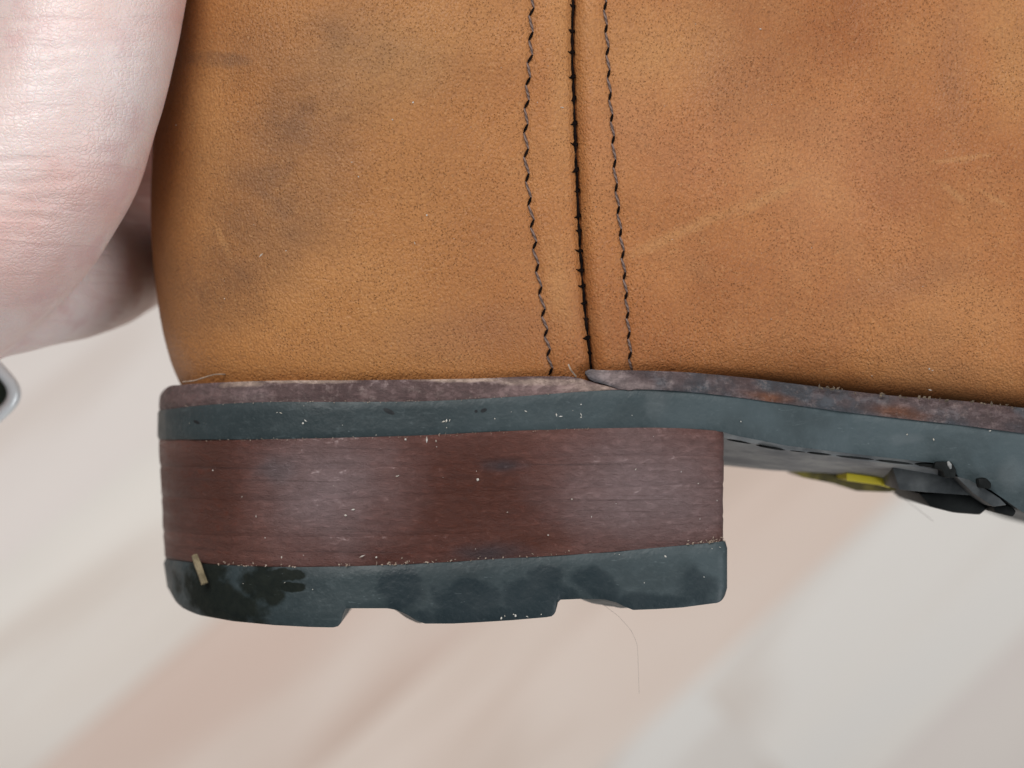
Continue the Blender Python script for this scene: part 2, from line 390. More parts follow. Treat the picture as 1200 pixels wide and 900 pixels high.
def layer(name, cols, ftop, fbot, mat, parent, inset=lambda t, px: 0.0, nv=6, deep=None, rough=0.0, seed=0, edge=0.00012, zoff=0.0, sharp=40, ymix=1.0):
    """one layer of the sole: closed rings from the back to the front; ftop / fbot are measured lines"""
    V, F = [], []; nring = None
    dz = [0.02, 0.06, 0.14, 0.26, 0.40, 0.6, 0.74, 0.86, 0.94, 0.98]
    for (x, z, nx, nz) in cols:
        px = proj(x, z); k = (D - z) / D
        yt, yb = uy(ftop(px)) * k, uy(fbot(px)) * k
        ring = []
        near, far = [], []
        for j in range(nv + 1):
            t = j / nv; y = yt + (yb - yt) * t
            ins = inset(t, px) + zoff
            if j in (0, nv): ins += edge
            r = mnoise.noise(Vector((x * 260, y * 420, z * 260 + seed))) * rough + mnoise.noise(Vector((x * 70, y * 90, z * 70 + seed))) * rough * 1.6
            near.append((x - nx * (ins - r), y, z - nz * (ins - r)))
            far.append((x - nx * (ins - r), y, -2 * W - (z - nz * (ins - r))))
        ring += near
        a, b = near[-1], far[-1]
        for t in dz:
            zz = a[2] + (b[2] - a[2]) * t
            ring.append((a[0], a[1] + (deep(px, t, a[2] - zz) if deep else 0.0), zz))
        ring += far[::-1]
        a, b = far[0], near[0]
        for t in (0.3, 0.7): ring.append((a[0], a[1], a[2] + (b[2] - a[2]) * t))
        nring = len(ring); V += ring
    nc = len(cols)
    for i in range(nc - 1):
        for j in range(nring):
            a = i * nring + j; b = i * nring + (j + 1) % nring
            F.append((a, b, b + nring, a + nring))
    F.append(tuple(range(nring - 1, -1, -1))); F.append(tuple(range((nc - 1) * nring, nc * nring)))
    return obj(name, mesh(name, V, F, True, sharp), mat, parent)

# ------------------------------------------------------------------ measured lines of the boot
RAND_TOP = curve([(183, 462), (190, 455), (210, 451), (240, 449), (300, 446.5), (420, 445.5), (560, 443.5), (640, 441), (676, 442.5), (692, 447), (710, 451.5), (738, 458)])
MID_TOP = curve([(183, 481), (230, 475.5), (300, 471.5), (400, 471), (500, 470), (600, 465), (700, 458), (760, 456.5), (830, 461.5), (900, 470.5), (1000, 484), (1070, 492), (1140, 500), (1200, 508), (1500, 540), (1900, 570)])
LIFT_TOP = curve([(183, 515), (300, 515), (400, 513), (500, 510), (600, 505), (700, 502), (800, 502), (850, 505.5)])
LIFT_BOT = curve([(183, 654), (230, 660), (300, 664), (400, 664), (500, 660), (600, 654), (700, 648), (800, 639), (855, 634)])
MID_BOT = lin([(183, 515), (300, 515), (400, 513), (500, 510), (600, 505), (700, 502), (800, 502), (847, 506), (860, 510), (920, 522), (1000, 532), (1090, 542), (1116, 545), (1124, 561), (1161, 574), (1200, 601), (1300, 640), (1500, 690), (1900, 720)])
WELT_TOP = curve([(686, 435), (691, 433), (700, 433.5), (740, 434), (800, 436), (860, 441), (950, 452), (1050, 464), (1120, 469), (1200, 478), (1500, 505), (1900, 530)])
WELT_BOT = lin([(686, 438), (690, 444), (697, 447.5), (710, 450.5), (724, 455.5), (736, 457.3), (742, 457.2)])
LEA_BOT = curve([(170, 454), (240, 451), (300, 449), (420, 448), (560, 446), (640, 443), (690, 441), (740, 439), (800, 440), (860, 445), (950, 456), (1050, 468), (1120, 473), (1200, 482), (1500, 510), (1900, 540)])
TOP_BOT = lin([(183, 688), (193.5, 693), (196, 698.5), (199, 704), (203, 708.5), (208, 712.5), (215, 716), (223, 719.3), (230, 721.7), (270, 728.5), (320, 733), (360, 735), (390, 735.5), (396, 734), (399.5, 730), (401, 722), (402.5, 716), (404.5, 713.5), (409, 713),
               (454, 713), (465, 715), (478, 721), (488, 727.5), (498, 731), (530, 731), (560, 729.5), (600, 727), (640, 723.5), (646.5, 722.3), (650.5, 719), (652.5, 712), (654, 706), (657, 703),
               (680, 702), (708, 702.5), (722, 706), (732, 711), (742, 715), (770, 714), (800, 712), (838, 707)])

boot = empty('boot', (0, uy(730), -W))
tag(boot, 'tan leather boot with stacked heel and blue-grey rubber sole, held up by the hand', 'boot')
def kid(o):
    o.parent = boot; o.matrix_basis.identity(); o.matrix_parent_inverse = (Matrix.Translation((0, uy(730), -W))).inverted(); return o

# rand, welt, midsole
pr = [p for p in plan(185, list(range(480, 737, 4)))]
rand = kid(layer('heel_rand', pr, RAND_TOP, MID_TOP, RAND, None, nv=6, rough=0.00010, seed=3, inset=lambda t, px: 0.00025 * (1 - t) ** 3 + 0.0001))
def wbot(px): return WELT_BOT(px) if px < 742 else MID_TOP(px)
pw = [(ux(px), waist(px) + 0.00015, 0.0, 1.0) for px in list(range(686, 760, 2)) + list(range(760, 1240, 6)) + list(range(1250, 1900, 25))]
welt = kid(layer('welt', pw, WELT_TOP, wbot, WELT, None, nv=6, rough=0.00016, seed=9, inset=lambda t, px: 0.0011 * (1 - t) ** 2 * sstep(720, 900, px)))
pm = plan(184.5, list(range(480, 1240, 4)) + list(range(1250, 1900, 25)))
mids = kid(layer('midsole', pm, MID_TOP, MID_BOT, RUBBER, None, nv=8, rough=0.00006, seed=5, edge=0.00018, inset=lambda t, px: 0.0))

# four stacked leather lifts
fr = [0.0, 0.235, 0.475, 0.775, 1.0]
ph = plan(186.5, list(range(480, 836, 4)))
xe = ph[-1]
ph += [(ux(835 + 14.0 * math.sin(a)), -0.0013 * (1 - math.cos(a)), math.sin(a) * 0.7, math.cos(a) + 0.1) for a in np.linspace(0.1, 1.5, 8)]
def mk(f0):
    def f(px):
        b = LIFT_TOP(px) + (LIFT_BOT(px) - LIFT_TOP(px)) * f0
        if 0 < f0 < 1: b += 1.4 * math.sin(px * 0.013 + f0 * 9) + 0.8 * mnoise.noise(Vector((px * 0.03, f0 * 7, 0)))
        return b
    return f
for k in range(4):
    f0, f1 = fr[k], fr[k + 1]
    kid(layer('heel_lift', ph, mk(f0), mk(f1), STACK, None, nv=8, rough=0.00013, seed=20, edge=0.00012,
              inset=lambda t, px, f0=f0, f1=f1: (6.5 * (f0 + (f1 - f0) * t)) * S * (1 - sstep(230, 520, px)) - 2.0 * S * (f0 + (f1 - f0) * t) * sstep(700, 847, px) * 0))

# rubber top piece with the two grooves
pt = plan(192.5, list(np.arange(480, 838, 1.5)), nback=170)
pt += [(ux(838 + 14.3 * math.sin(a)), -0.0011 * (1 - math.cos(a)), math.sin(a) * 0.8, math.cos(a) + 0.1) for a in np.linspace(0.1, 1.5, 12)]
def tbot(px):
    if px <= 838: return TOP_BOT(px)
    return 707 - 17 * (1 - math.sqrt(max(0, 1 - min(1, (px - 838) / 14.6) ** 2)))
def tdeep(px, t, d):
    if d < 0.002: return 0.0
    v = 0.0
    if 440 < px < 510: v = 14 * math.sin(math.pi * min(max((px - 446) / 60, 0), 1))
    if 660 < px < 760: v = 14 * math.sin(math.pi * min(max((px - 668) / 84, 0), 1))
    return -v * S * min(1, (d - 0.002) / 0.006)
topp = kid(layer('heel_top_piece', pt, LIFT_BOT, tbot, RUBBER_MUD, None, nv=8, rough=0.00006, seed=31, edge=0.00018, deep=tdeep,
                 inset=lambda t, px: (5.0 * t * (1 - sstep(215, 420, px))) * S - (0.00012 if 0.05 < t < 0.9 else 0)))

# outsole under the waist, with its channel, badge and tread
US_TOP = lin([(840, 500), (1140, 540), (1900, 700)])
US_BOT = lin([(840, 511), (920, 527), (1000, 538), (1090, 549), (1140, 556), (1200, 590), (1900, 700)])
pu = [(ux(px), waist(px) - 0.0022, 0.0, 1.0) for px in range(838, 1150, 6)]
low = lin([(840, 544), (930, 552), (993, 554), (1046, 560), (1075, 570), (1160, 590)])
def udeep(px, t, d):
    z = -d - 0.002; k = (D + 0.026) / D
    drop = (low(px) - 450) * k - (US_BOT(px) - 450)
    return -drop * S * math.sin(math.pi * min(max(t, 0), 1)) ** 0.8
under = kid(layer('outsole', pu, US_TOP, US_BOT, UNDER, None, nv=2, deep=udeep, rough=0.00005, seed=12))

def tube(path, rad, n=6, closed_ends=True):
    V, F = [], []; P = [Vector(p) for p in path]
    for i, p in enumerate(P):
        d = (P[min(i + 1, len(P) - 1)] - P[max(i - 1, 0)]).normalized()
        a = Vector((0, 0, 1)) if abs(d.z) < 0.9 else Vector((1, 0, 0))
        u = d.cross(a).normalized(); v = d.cross(u)
        r = rad[i] if isinstance(rad, (list, tuple)) else rad
        for k in range(n):
            an = 2 * math.pi * k / n; V.append(p + (u * math.cos(an) + v * math.sin(an)) * r)
    for i in range(len(P) - 1):
        for k in range(n):
            a = i * n + k; b = i * n + (k + 1) % n; F.append((a, b, b + n, a + n))
    if closed_ends: F.append(tuple(range(n))[::-1]); F.append(tuple(range((len(P) - 1) * n, len(P) * n)))
    return V, F
def sub(o, parent):
    """sub-part of a part of the boot (parts share the boot frame)"""
    o.parent = parent; o.matrix_basis.identity(); o.matrix_parent_inverse.identity(); return o
def at(px, py, z):
    k = (D - z) / D; return Vector((ux(px) * k, uy(py) * k, z))

# black dashes of the sole stitching in the channel
for (x0, y0, x1, y1, r) in [(850, 514.5, 880, 520, 1.0), (886, 521.5, 920, 527.5, 1.5), (926, 528, 944, 530, 0.6), (946, 530, 974, 533.2, 1.3), (980, 534, 1024, 538.6, 1.3), (1026, 539, 1070, 544, 1.5), (1072, 543.5, 1114, 547, 2.8)]:
    pts = [at(x0 + (x1 - x0) * u, y0 + (y1 - y0) * u, -0.0030 + 0.0006 * math.sin(math.pi * u)) for u in (0, .15, .4, .6, .85, 1)]
    V, F = tube(pts, [r * S * q for q in (0.2, 0.8, 1, 1, 0.8, 0.2)], 6)
    sub(obj('channel_stitch', mesh('channel_stitch', V, F), BLACK), under)

def prism(poly, z0, z1, bev=0.0004, taper=0.0):
    bm = bmesh.new()
    f = bm.faces.new([bm.verts.new(at(x, y, z0)) for x, y in poly])
    r = bmesh.ops.extrude_face_region(bm, geom=[f])
    for v in r['geom']:
        if isinstance(v, bmesh.types.BMVert): v.co.z = z1; v.co.y += taper
    bmesh.ops.recalc_face_normals(bm, faces=bm.faces)
    bmesh.ops.bevel(bm, geom=bm.edges[:], offset=bev, segments=2, affect='EDGES', profile=0.6)
    me = bpy.data.meshes.new('prism'); bm.to_mesh(me); bm.free()
    me.polygons.foreach_set('use_smooth', [True] * len(me.polygons)); me.set_sharp_from_angle(angle=math.radians(40))
    return me
# badge: seen edge-on on the convex underside
badge = kid(obj('badge', prism([(930, 551), (1040, 560), (1056, 572), (1042, 577), (1004, 575.5), (978, 567), (940, 559.5)], -0.0275, -0.043, 0.0002), OLIVE))
sub(obj('raised_bar', prism([(992, 554), (1036, 560), (1046, 566), (1043, 572), (1034, 569), (992, 563.5)], -0.0180, -0.040, 0.0002), YELLOW), badge)
# tread: step and lugs at the front of the waist
UNDER2 = mat_plain('scuffed_dark_rubber', (0.025, 0.030, 0.033), (0.075, 0.082, 0.085), 220, 0.55, 0.0002)
stp = kid(obj('tread_step', prism([(1046, 548), (1110, 553), (1128, 559), (1146, 574), (1150, 581), (1130, 580), (1086, 577), (1054, 574)], -0.0060, -0.018, 0.00015), UNDER2))
lug = kid(obj('tread_lug', prism([(1076, 578), (1130, 577), (1150, 585), (1160, 594), (1149, 603.5), (1118, 601), (1090, 594)], -0.0080, -0.034, 0.0005), BLACK))
lug2 = kid(obj('tread_lug', prism([(1163, 591), (1185, 593), (1192, 599), (1188, 606), (1166, 601)], -0.0035, -0.050, 0.0004), BLACK))
facet = kid(obj('tread_step', prism([(1120, 558), (1136, 562), (1152, 571), (1172, 584), (1180, 592), (1164, 594), (1140, 578)], -0.0014, -0.012, 0.0002), UNDER2))
gap = kid(obj('gap_shadow', prism([(1096, 541), (1115, 541), (1121, 550), (1120, 560), (1108, 560), (1104, 551), (1094, 549)], 0.0002 - 0.0012, -0.006, 0.0003), BLACK))  # black block standing in for the shadow in the gap before the tread
V, F = tube([at(1111, 541, 0.0), at(1113, 545, 0.0002), at(1114, 549, 0.0)], [1.4 * S, 2.6 * S, 1.2 * S], 8)
sub(obj('thread_end', mesh('thread_end', V, F), UNDER), gap)
nub = kid(obj('tread_nub', prism([(1146, 561), (1156, 560), (1162, 566), (1162, 573), (1148, 572)], 0.0004, -0.006, 0.0003), BLACK))

# ------------------------------------------------------------------ leather upper
SEAM = curve([(-450, 690), (-200, 680), (0, 672), (50, 671), (120, 673), (200, 676), (300, 681), (380, 688), (430, 694), (470, 699)])     # py -> px
ROWL = curve([(-450, 632), (-200, 627), (0, 623), (50, 622), (110, 618), (160, 616), (230, 620), (300, 628), (370, 637), (437, 646), (470, 650)])
ROWR = curve([(-450, 700), (-200, 704), (0, 709), (70, 712), (160, 718), (220, 722), (300, 730), (360, 735), (437, 740), (470, 742)])
INS_BACK = curve([(-10, 36), (0, 30), (20, 20), (50, 10), (120, -3), (210, -9), (270, -7), (340, -2), (440, 8), (600, 30), (900, 60)])
INS_SIDE = curve([(-10, 26), (0, 21), (12, 15), (30, 9), (60, 4), (120, -2), (210, -6), (300, -6), (440, -1), (600, 12), (900, 40)])
INS_FRONT = curve([(-10, 62), (0, 66), (10, 48), (25, 30), (45, 15), (80, 3), (140, -5), (240, -8), (340, -4), (440, 3), (600, 20), (900, 60)])
def inset_at(px, h, nz):
    s = INS_SIDE(h); f = INS_FRONT(h); b = INS_BACK(h)
    a = sstep(740, 980, px); v = s * (1 - a) + f * a
    k = sstep(0.35, 0.97, nz)
    return (b * (1 - k) + v * k) * S
def relief(px, py):
    """dents of seam and stitch rows, soft unevenness of the leather (metres, outwards)"""
    ds = px - SEAM(py); dl = px - ROWL(py); dr = px - ROWR(py)
    v = 0.0
    v -= 0.00085 * math.exp(-(ds / 5.0) ** 2) + 0.00030 * math.exp(-(ds / 14.0) ** 2)
    v -= 0.00030 * math.exp(-(dl / 5.0) ** 2) + 0.00030 * math.exp(-(dr / 5.0) ** 2)
    if ds > 0: v -= 0.00060 * math.exp(-(ds / 10.0) ** 2)
    v += 0.00022 * math.exp(-((px - (SEAM(py) + ROWL(py)) / 2) / 16) ** 2) + 0.00026 * math.exp(-((ds - 18) / 11) ** 2)
    v += 0.00045 * mnoise.noise(Vector((px * 0.006, py * 0.006, 1.7))) + 0.00015 * mnoise.noise(Vector((px * 0.02, py * 0.02, 8.1)))
    return v
def zsurf(px, py):
    return waist(px) - inset_at(px, LEA_BOT(px) - py, 1.0) + relief(px, py)

TOPPY = -420.0
rows = [0] + [0.5 * k ** 1.35 for k in range(1, 15)]
rows = sorted(set([round(r, 2) for r in rows] + list(range(22, 500, 5)) + list(range(500, 880, 20))))
def panel(name, cols, sign, warp):
    """cols: plan points; rows by height over the sole; sign mirrors to the far side"""
    V, F = [], []; nr = len(rows)
    for (x, z, nx, nz) in cols:
        px0 = proj(x, z); bot = LEA_BOT(px0)
        for h0 in rows:
            h = -8 + h0 * (bot - TOPPY + 8) / rows[-1]; py = bot - h
            px = px0 + warp(px0) * (SEAM(py) - 684)
            k = (D - z) / D
            ins = inset_at(px, h, nz) - relief(px, py) * sstep(0.2, 0.9, nz)
            xx = x + (px - px0) * S - nx * ins; zz = z - nz * ins
            if sign < 0: zz = -2 * W - zz
            V.append((xx, uy(py) * (k if nz < 0.999 else 1.0), zz))
    nc = len(cols)
    for i in range(nc - 1):
        for j in range(nr - 1):
            a = i * nr + j; F.append((a, a + 1, a + nr + 1, a + nr))
    return V, F
wr = lambda px: sstep(450, 684, px)
wf = lambda px: 1 - sstep(684, 1000, px)
cr = plan(185, list(range(484, 600, 6)) + list(np.arange(600, 684.1, 2.0)))
V1, F1 = panel('rear', cr, 1, wr)
crf = cr[1:]
V2, F2 = panel('rear', cr, -1, wr)
n1 = len(V1); nr = len(rows)
Fj = [(j, j + 1, n1 + j + 1, n1 + j) for j in range(nr - 1)]
me = mesh('rear_panel', V1 + V2, F1 + [tuple(n1 + i for i in f)[::-1] for f in F2] + Fj, True, 80)
rear = kid(obj('rear_panel', me, LEATHER)); rear['label'] = 'yellowish tan heel panel with grey smudges'
cf = [(ux(px), waist(px), 0.0, 1.0) for px in list(np.arange(684, 780, 2.0)) + list(range(780, 1240, 6)) + list(range(1250, 1900, 25))]
V1, F1 = panel('front', cf, 1, wf); V2, F2 = panel('front', cf, -1, wf)
n1 = len(V1); last = (len(cf) - 1) * nr
cap = [tuple(list(range(last, last + nr)) + list(range(n1 + last + nr - 1, n1 + last - 1, -1)))]
frontp = kid(obj('front_panel', mesh('front_panel', V1 + V2, F1 + [tuple(n1 + i for i in f)[::-1] for f in F2] + cap, True, 80), LEATHER))
# dark lining that closes the boot above the picture and backs the seam
bm = bmesh.new()
ringv = []
for (x, z, nx, nz) in [(p[0] + 0.010, -0.010 + (p[1] + W) * 0.0 - (0.012 if p[1] < -0.012 else 0), 0, 0) for p in cr] + [(ux(px), -0.010, 0, 0) for px in range(700, 1900, 40)]:
    ringv.append((x, z))
poly = ringv + [(x, -2 * W - z) for x, z in ringv[::-1]]
V = [(x, uy(425), z) for x, z in poly] + [(x, uy(TOPPY + 6), z) for x, z in poly]; n = len(poly)
F = [tuple(range(n)), tuple(range(2 * n - 1, n - 1, -1))] + [(i, (i + 1) % n, n + (i + 1) % n, n + i) for i in range(n)]
bm.free()
kid(obj('lining', mesh('lining', V, F, False), DARKTHREAD))

# ------------------------------------------------------------------ stitches
def row(line, y0, y1, pitch, lean, parent, rs):
    rnd = random.Random(rs); y = y0
    while y < y1:
        p = pitch(y) * rnd.uniform(0.94, 1.06); cut = 0.68
        a, b = y, y + p * cut
        jx = rnd.uniform(-0.5, 0.5)
        pts, rad = [], []
        for u in (0, .12, .3, .5, .7, .88, 1):
            py = a + (b - a) * u; px = line(py) + jx + lean * (u - 0.5) * 2
            base = zsurf(px, py) + 0.00006
            pts.append(Vector((ux(px), uy(py), base + 0.00020 * math.sin(math.pi * u) - 0.00005)))
            rad.append(S * (1.05 + 0.65 * math.sin(math.pi * u)) * rnd.uniform(0.93, 1.07))
        V, F = tube(pts, rad, 8)
        sub(obj('stitch', mesh('stitch', V, F), THREAD), parent)
        # dark twist of thread sinking into the needle hole
        pts, rad = [], []
        for u in (0, .25, .5, .75, 1):
            py = b - 1 + (p * (1 - cut) + 2) * u; px = line(py) + jx * (1 - u) + lean * (1 - 2 * u)
            pts.append(Vector((ux(px), uy(py), zsurf(px, py) + 0.00006 + 0.00004 * math.sin(math.pi * u))))
            rad.append(S * (0.7 + 0.95 * math.sin(math.pi * u)))
        V, F = tube(pts, rad, 8)
        sub(obj('needle_hole', mesh('needle_hole', V, F), DARKTHREAD), parent)
        y += p
pitch = lambda y: 27.5 if y < 230 else 27.5 - (y - 230) / 200 * 5.5
row(ROWL, -64, 436, pitch, 2.6, rear, 5)
row(ROWR, -72, 434, lambda y: pitch(y) * 0.98, 1.7, frontp, 6)
# black thread in the closed seam: a sunken line and a stub at each needle hole
pts = [Vector((ux(SEAM(y) - 0.3 + 0.8 * mnoise.noise(Vector((y * 0.06, 0, 3)))), uy(y), zsurf(SEAM(y), y) + 0.00018)) for y in range(-80, 445, 5)]
V, F = tube(pts, [S * (1.5 + 1.3 * mnoise.noise(Vector((k * 0.45, 0, 0)))) for k in range(len(pts))], 6)
sub(obj('seam_thread', mesh('seam_thread', V, F), DARKTHREAD), rear)
y = -70; rnd = random.Random(8)
while y < 430:
    L = rnd.uniform(4.5, 8.5); dy = rnd.uniform(-2, 6)
    pts = []
    for u in (0, .3, .6, 1):
        px = SEAM(y) + 1.5 - L * u; py = y + dy * u + 1.5 * math.sin(u * 3)
        pts.append(Vector((ux(px), uy(py), zsurf(px, py) + 0.00022 * (1 - 0.5 * u))))
    V, F = tube(pts, [S * 2.0, S * rnd.uniform(2.0, 3.2), S * rnd.uniform(1.0, 2.0), S * 0.4], 6)
    sub(obj('seam_stub', mesh('seam_stub', V, F), DARKTHREAD), rear)
    y += rnd.uniform(24, 30) if y < 250 else rnd.uniform(18, 25)

# loose threads at the top of the rand
def strand(name, pts, r, mat, n=5):
    P = []
    for i in range(len(pts) - 1):
        for u in np.linspace(0, 1, 6, endpoint=False): P.append(pts[i].lerp(pts[i + 1], u))
    P.append(pts[-1])
    for _ in range(3): P = [P[0]] + [(P[i - 1] + P[i] * 2 + P[i + 1]) / 4 for i in range(1, len(P) - 1)] + [P[-1]]
    V, F = tube(P, r, n); return obj(name, mesh(name, V, F), mat)
zl = zplan(225)
sub(strand('loose_thread', [at(214, 447.5, zplan(214) + 0.002), at(228, 446, zplan(228)), at(240, 442, zplan(240) - 0.0005), at(252, 438.5, zplan(252) - 0.001), at(264, 438.5, zplan(264) - 0.0025)], 0.8 * S, CREAM), rand)
sub(strand('loose_thread', [at(675, 441, -0.0005), at(669, 434, 0.0004), at(666, 427, 0.0002)], 1.0 * S, CREAM), rand)

# ------------------------------------------------------------------ crumbs and dust on the boot
def specks(name, spots, mat, label):
    V, F = [], []; rnd = random.Random(11)
    for (px, py, r) in spots:
        z = zplan(px) if py > 445 else zsurf(px, py)
        z += (0.00010 if py > 445 else 0.00005)
        c = at(px, py, z); b = len(V); e = rnd.uniform(0.6, 2.0); an = rnd.uniform(0, 3.14)
        for (dx, dy, dz) in [(1, 0, 0), (0, 1, 0), (-1, 0, 0), (0, -1, 0), (0, 0, 1), (0, 0, -1)]:
            q = Vector((dx * e, dy / e, dz * 0.6)) * rnd.uniform(0.7, 1.2) * r * S
            q = Vector((q.x * math.cos(an) - q.y * math.sin(an), q.x * math.sin(an) + q.y * math.cos(an), q.z)); V.append(c + q)
        for f in [(0, 1, 4), (1, 2, 4), (2, 3, 4), (3, 0, 4), (1, 0, 5), (2, 1, 5), (3, 2, 5), (0, 3, 5)]: F.append(tuple(b + i for i in f))
    o = obj(name, mesh(name, V, F, False), mat); return tag(o, label, 'dust', None, 'stuff')
rnd = random.Random(21); sp = []
for _ in range(40): sp.append((rnd.uniform(205, 845), rnd.uniform(475, 725 if False else 700), rnd.uniform(0.4, 0.9)))
sp += [(x, y, r) for x, y, r in [(475, 515, 1.6), (500, 516, 2.2), (511, 517, 1.2), (560, 562, 1.9), (465, 558, 1.2), (414, 597, 1.5), (405, 604, 1.5), (424, 652, 2.2), (441, 653, 1.4),
       (330, 653, 1.3), (300, 605, 1.0), (745, 550, 1.0), (670, 585, 1.2), (868, 494, 1.0), (780, 652, 1.6), (755, 683, 1.3), (520, 494, 1.6), (523, 493, 1.6), (527, 492.5, 1.4), (329, 484, 1.2), (355, 496, 1.3), (358, 493, 1.3), (616, 482, 1.2), (652, 486, 1.4), (657, 488, 1.4),
       (681, 474, 0.9), (681, 486, 1.2), (681, 489, 1.2), (1094, 515, 1.4), (1063, 509, 1.2), (1160, 505, 1.0), (306, 299, 1.7), (335, 294, 0.9), (420, 207, 1.1), (659, 126, 1.5), (484, 120, 1.2), (460, 140, 1.1), (412, 190, 1.0), (500, 252, 1.2), (486, 285, 1.2), (891, 34, 1.2), (1089, 432, 1.8), (1093, 434, 1.3), (1022, 440, 1.3), (1090, 457, 1.2)]]
for _ in range(50): sp.append((rnd.uniform(200, 1190), rnd.uniform(20, 425), rnd.uniform(0.3, 0.6)))
for _ in range(10): sp.append((rnd.uniform(585, 655), 726 + rnd.uniform(-4, 2) - (0 if False else 2), rnd.uniform(0.5, 1.3)))
specks('dust_specks', sp, DUST, 'pale dust specks sticking to the leather, heel and rubber of the boot')
sp = []
for (a, b, n_) in [(255, 300, 16), (395, 410, 9), (440, 480, 26), (480, 700, 28), (805, 849, 34), (300, 400, 8)]:
    for _ in range(n_):
        x = rnd.uniform(a, b); sp.append((x, LIFT_BOT(x) - abs(rnd.gauss(0, 2.2)), rnd.uniform(0.4, 1.4)))
for _ in range(90):
    x = rnd.uniform(200, 700); sp.append((x, LIFT_TOP(x) + rnd.uniform(-1, 2), rnd.uniform(0.3, 0.8)))
for _ in range(60):
    x = rnd.uniform(200, 680); sp.append((x, MID_TOP(x) + rnd.uniform(-2, 1), rnd.uniform(0.3, 0.8)))
specks('cream_crumbs', sp, CREAM, 'cream crumbs and frayed fibres along the joints of the heel')
sp = []
for _ in range(36):
    x = rnd.choice((1030, 1075, 1120, 1095, 1165, 970)) + rnd.gauss(0, 14); sp.append((x, WELT_TOP(x) + rnd.uniform(-1.5, 2), rnd.uniform(0.8, 2.6)))
specks('welt_crumbs', sp, GRIT, 'brown crumbs of dirt lying in the crease above the welt')

# straw, hairs
zs = zplan(235)
V, F = tube([at(228, 651, zplan(228) + 0.0008), at(232, 662, zplan(232) + 0.0009), at(236, 673, zplan(236) + 0.0007), at(240, 684, zplan(240) + 0.0005)], [4.2 * S, 4.8 * S, 4.4 * S, 4.6 * S], 7)
V = [Vector((v.x, v.y, v.z)) for v in V]
tag(obj('straw_fragment', mesh('straw_fragment', V, F, True, 30), STRAW), 'short piece of dry straw stuck to the muddy rear corner of the heel', 'straw')
tag(strand('hair_strand', [at(706, 708, -0.004), at(725, 722, -0.003), at(740, 739, -0.003), at(747, 755, -0.003), at(748, 780, -0.003), at(749, 813, -0.003)], 0.16 * S, HAIR),
    'fine hair hanging down below the heel from its groove', 'hair')
tag(strand('hair_strand', [at(1038, 574, -0.022), at(1056, 582, -0.022), at(1072, 594, -0.022), at(1094, 611, -0.022)], 0.24 * S, HAIR),
    'fine hair sticking out below the yellow badge', 'hair')

# ------------------------------------------------------------------ the hand
def limb(chain):
    """closed tapering tube through (px, py, z_mm, radius_mm) joints, rounded ends"""
    P = [at(a, b, c / 1000) for a, b, c, r in chain]; R = [r / 1000 for *_, r in chain]
    pts, rad = [], []
    n = len(P)
    for i in range(n - 1):
        p0, p1, p2, p3 = P[max(i - 1, 0)], P[i], P[i + 1], P[min(i + 2, n - 1)]
        for u in np.linspace(0, 1, 7, endpoint=False):
            pts.append(0.5 * ((2 * p1) + (p2 - p0) * u + (2 * p0 - 5 * p1 + 4 * p2 - p3) * u * u + (3 * p1 - p0 - 3 * p2 + p3) * u ** 3))
            e = u * u * (3 - 2 * u); rad.append(R[i] * (1 - e) + R[i + 1] * e)
    pts.append(P[-1]); rad.append(R[-1])
    d0 = (pts[0] - pts[1]).normalized(); d1 = (pts[-1] - pts[-2]).normalized()
    pre = [(pts[0] + d0 * rad[0] * math.sin(a), rad[0] * math.cos(a)) for a in (1.5, 1.2, 0.8, 0.4)]
    post = [(pts[-1] + d1 * rad[-1] * math.sin(a), rad[-1] * math.cos(a)) for a in (0.4, 0.8, 1.2, 1.5)]
    pts = [p for p, _ in pre] + pts + [p for p, _ in post]; rad = [r for _, r in pre] + rad + [r for _, r in post]
    return tube(pts, rad, 20)
